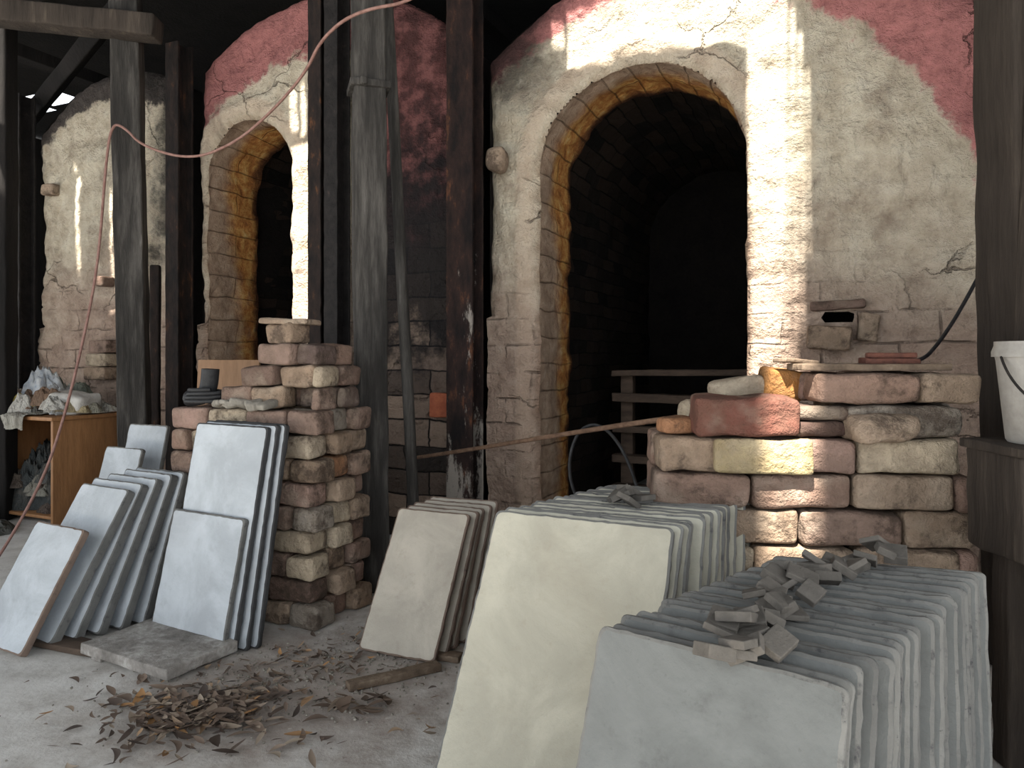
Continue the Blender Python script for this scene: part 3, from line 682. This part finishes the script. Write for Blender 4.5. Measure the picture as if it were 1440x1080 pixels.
# ------------------------------------------------------------------ left cabinet with clutter
ca=Matrix.Translation((-2.67,4.3,0))@Matrix.Rotation(PHI,4,'Z')   # origin front-right bottom corner; table runs to -x
e=empty('plywood_cabinet',ca)
mb=MB()
rbox(mb,TR(-.01,.225,.31),(.02,.45,.62),.003,.0,(1,1,1)); rbox(mb,TR(-1.29,.225,.31),(.02,.45,.62),.003,0,(1,1,1))
rbox(mb,TR(-.65,.225,.63),(1.34,.49,.022),.004,0,(1,1,1)); rbox(mb,TR(-.65,.225,.05),(1.26,.44,.018),.003,0,(1,1,1))
rbox(mb,TR(-.65,.44,.31),(1.26,.012,.6),.003,0,(1,1,1)); rbox(mb,TR(-.65,.225,.36),(.018,.42,.5),.003,0,(1,1,1))
mb.obj('carcass',M_cab,True,parent=e,angle=40)
def rag(mb,M,sx,sy,h,seed,n=44):
    # crumpled cloth: sharp creases from ridged noise, irregular outline, sags to its base at the rim
    ids=[]; rr_=R(); fa=U(0,3.14); fc,fs=math.cos(fa),math.sin(fa)
    for i in range(n+1):
        row=[]
        for j in range(n+1):
            a=i/n*2-1; b=j/n*2-1; rr=min(1,max(abs(a),abs(b)))
            ang=math.atan2(b,a); rad=rr*(1+.5*mn.noise(Vector((math.cos(ang)*1.8,math.sin(ang)*1.8,seed))))
            x=math.cos(ang)*rad*sx; y=math.sin(ang)*rad*sy
            qx=(x*fc+y*fs); qy=(-x*fs+y*fc)
            p=Vector((qx*1.0,qy*.35,seed)); w=mn.noise(Vector((x*9,y*9,seed)))*.12
            r1=1-abs(mn.noise((p+Vector((w,w,0)))*26))*2; r2=1-abs(mn.noise(Vector((x,y,seed+3))*20+Vector((w*9,0,0))))*2
            f=.34*r1+.38*r2+.35*mn.noise(Vector((x,y,seed))*7)
            z=h*(1-rr**3)*(.5+f*.9)
            row.append(mb.vert(M@Vector((x,y,max(0,z))),rr_))
        ids.append(row)
    for i in range(n):
        for j in range(n): mb.face([ids[i][j],ids[i+1][j],ids[i+1][j+1],ids[i][j+1]])
def drape(mb,M,x,w,top_d,drop,seed):
    # cloth lying on the table top and hanging over the front edge
    rr_=R()*.8; ids=[]; n=30; m_=24
    for i in range(n+1):
        s=(i/n)*(top_d+drop); row=[]
        for j in range(m_+1):
            t=j/m_-.5; f=.012*math.sin(t*22+seed)+.010*mn.noise(Vector((t*5,s*9,seed)))
            if s<top_d: p=Vector((x+t*w*(1+.2*mn.noise(Vector((s*5,seed,0)))),top_d-s-.03,.645+abs(f)))
            else: 
                q=s-top_d; p=Vector((x+t*w*(1-.25*q/drop)+.02*mn.noise(Vector((q*8,seed,t))),-.035-abs(f)*1.6,.645-q*(1+.35*mn.noise(Vector((t*3,seed,1))))))
            row.append(mb.vert(M@p,rr_))
        ids.append(row)
    for i in range(n):
        for j in range(m_): mb.face([ids[i][j],ids[i][j+1],ids[i+1][j+1],ids[i+1][j]])
mb=MB()
for i in range(46):
    x=-U(.05,1.2); y=U(.06,.38); k=max(0,1-abs(x+.50)/.55)
    rag(mb,ca@TR(x,y,.643+U(0,.12)*k,U(-.5,.5),U(-.1,.1),U(-.1,.1)),U(.05,.13),U(.04,.09),U(.04,.08)+.05*k,R()*30)
drape(mb,ca,-.30,.22,.25,.08,1.0); drape(mb,ca,-.62,.30,.25,.14,2.3); drape(mb,ca,-1.0,.26,.25,.10,4.1)
mb.obj('cloth_heap',M_cloths,True)
mb=MB(); rag(mb,ca@TR(-.42,.22,.76,.2),.12,.10,.16,3.3); mb.obj('white_plastic_bag',M_bluec,True)
mb=MB()
rbox(mb,ca@TR(-.13,.22,.71,.15,.1,.12),(.26,.18,.12),.03,.02,(8,6,5),9,rnd=.3); mb.obj('plaster_bag',simple_noise_mat('dusty_white_bag',[(.3,(.42,.40,.37)),(.7,(.62,.60,.56))],8,.01),True)
mb=MB(); rag(mb,ca@TR(-.40,.09,.69,.2),.08,.05,.07,5.5); rag(mb,ca@TR(-.60,.1,.72,.2),.08,.05,.09,6.5); mb.obj('yellow_cloth',M_yel,True)
mb=MB()
for i in range(18):
    x=-U(.15,.58); k=R(); rag(mb,ca@TR(x,U(.1,.22),.06+k*.22,U(-.5,.5)),U(.07,.13),U(.06,.10),U(.07,.13),R()*30)
rag(mb,ca@TR(-.35,.2,.06),.24,.17,.36,8.8)
for i in range(5): rag(mb,ca@TR(-U(.75,1.15),U(.1,.22),.06+R()*.1,U(-.5,.5)),.13,.1,.14,R()*30)
mb.obj('rag_heap',M_ragd,True)
mb=MB()
for i in range(7): rag(mb,ca@TR(-U(.25,.7),U(-.36,-.2),0,U(-.5,.5)),U(.12,.2),U(.09,.14),U(.06,.16),R()*30)
mb.obj('rag_heap',M_ragd,True); mb=MB(); rag(mb,ca@TR(-.48,-.22,.10),.08,.06,.08,2.2); mb.obj('yellow_cloth',M_yel,True)

# ------------------------------------------------------------------ right bench + bucket
mb=MB()
rbox(mb,TR(1.395,1.72,.655,-.05),(.54,.22,.24),.01,.006,(8,4,5),rnd=.5)
rbox(mb,TR(1.395,1.72,.785,-.04),(.56,.25,.022),.004,.003,(8,4,1),rnd=.2)
for x,y in ((1.23,1.65),(1.60,1.63),(1.23,1.80),(1.60,1.78)): rbox(mb,TR(x,y,.27,-.05),(.085,.07,.54),.008,.004,(2,2,8))
mb.obj('timber_workbench',M_postbr,True,angle=40)
e=empty('plastic_bucket',Matrix.Translation((1.255,1.71,.797)))
mb=MB(); prof=[(0,.0),(.092,.0),(.096,.006),(.115,.19),(.117,.2),(.124,.2),(.124,.212),(.119,.226),(.119,.236),(.113,.236),(.110,.2),(.09,.012),(0,.012)]
rings=[]
for r_,z in prof:
    rings.append([mb.vert((r_*math.cos(i*math.pi/20),r_*math.sin(i*math.pi/20),z)) for i in range(40)])
for a,b in zip(rings[:-1],rings[1:]):
    for i in range(40): mb.face([a[i],a[(i+1)%40],b[(i+1)%40],b[i]])
mb.obj('body',M_white,True,parent=e,angle=35)
curve('handle',[(-.124,0,.2),(-.135,-.04,.15),(-.10,-.11,.08),(0,-.145,.05),(.10,-.11,.08),(.135,-.04,.15),(.124,0,.2)],.003,M_black,parent=e)

# ------------------------------------------------------------------ light
w=bpy.data.worlds.new('overcast_sky'); scene.world=w; w.use_nodes=True
bg=w.node_tree.nodes['Background']; bg.inputs[0].default_value=(.91,.96,1.0,1); bg.inputs[1].default_value=2.35
sl=bpy.data.lights.new('sun','SUN'); sl.energy=27; sl.angle=math.radians(1.1); sl.color=(1,.94,.83)
so=bpy.data.objects.new('sun',sl); scene.collection.objects.link(so)
dirw=(WALLM.to_3x3()@Vector((0,.6,-1))).normalized(); so.rotation_euler=dirw.to_track_quat('-Z','Y').to_euler(); so.location=(0,-4,8)

cam=bpy.data.cameras.new('camera'); co=bpy.data.objects.new('camera',cam); scene.collection.objects.link(co)
cam.sensor_width=36; cam.lens=26; cam.shift_y=-40/1440; cam.clip_start=.02
co.location=(0,0,1.0); co.rotation_euler=(math.pi/2,0,0); scene.camera=co
try:
    scene.view_settings.view_transform='Standard'; scene.view_settings.look='None'
except Exception: pass
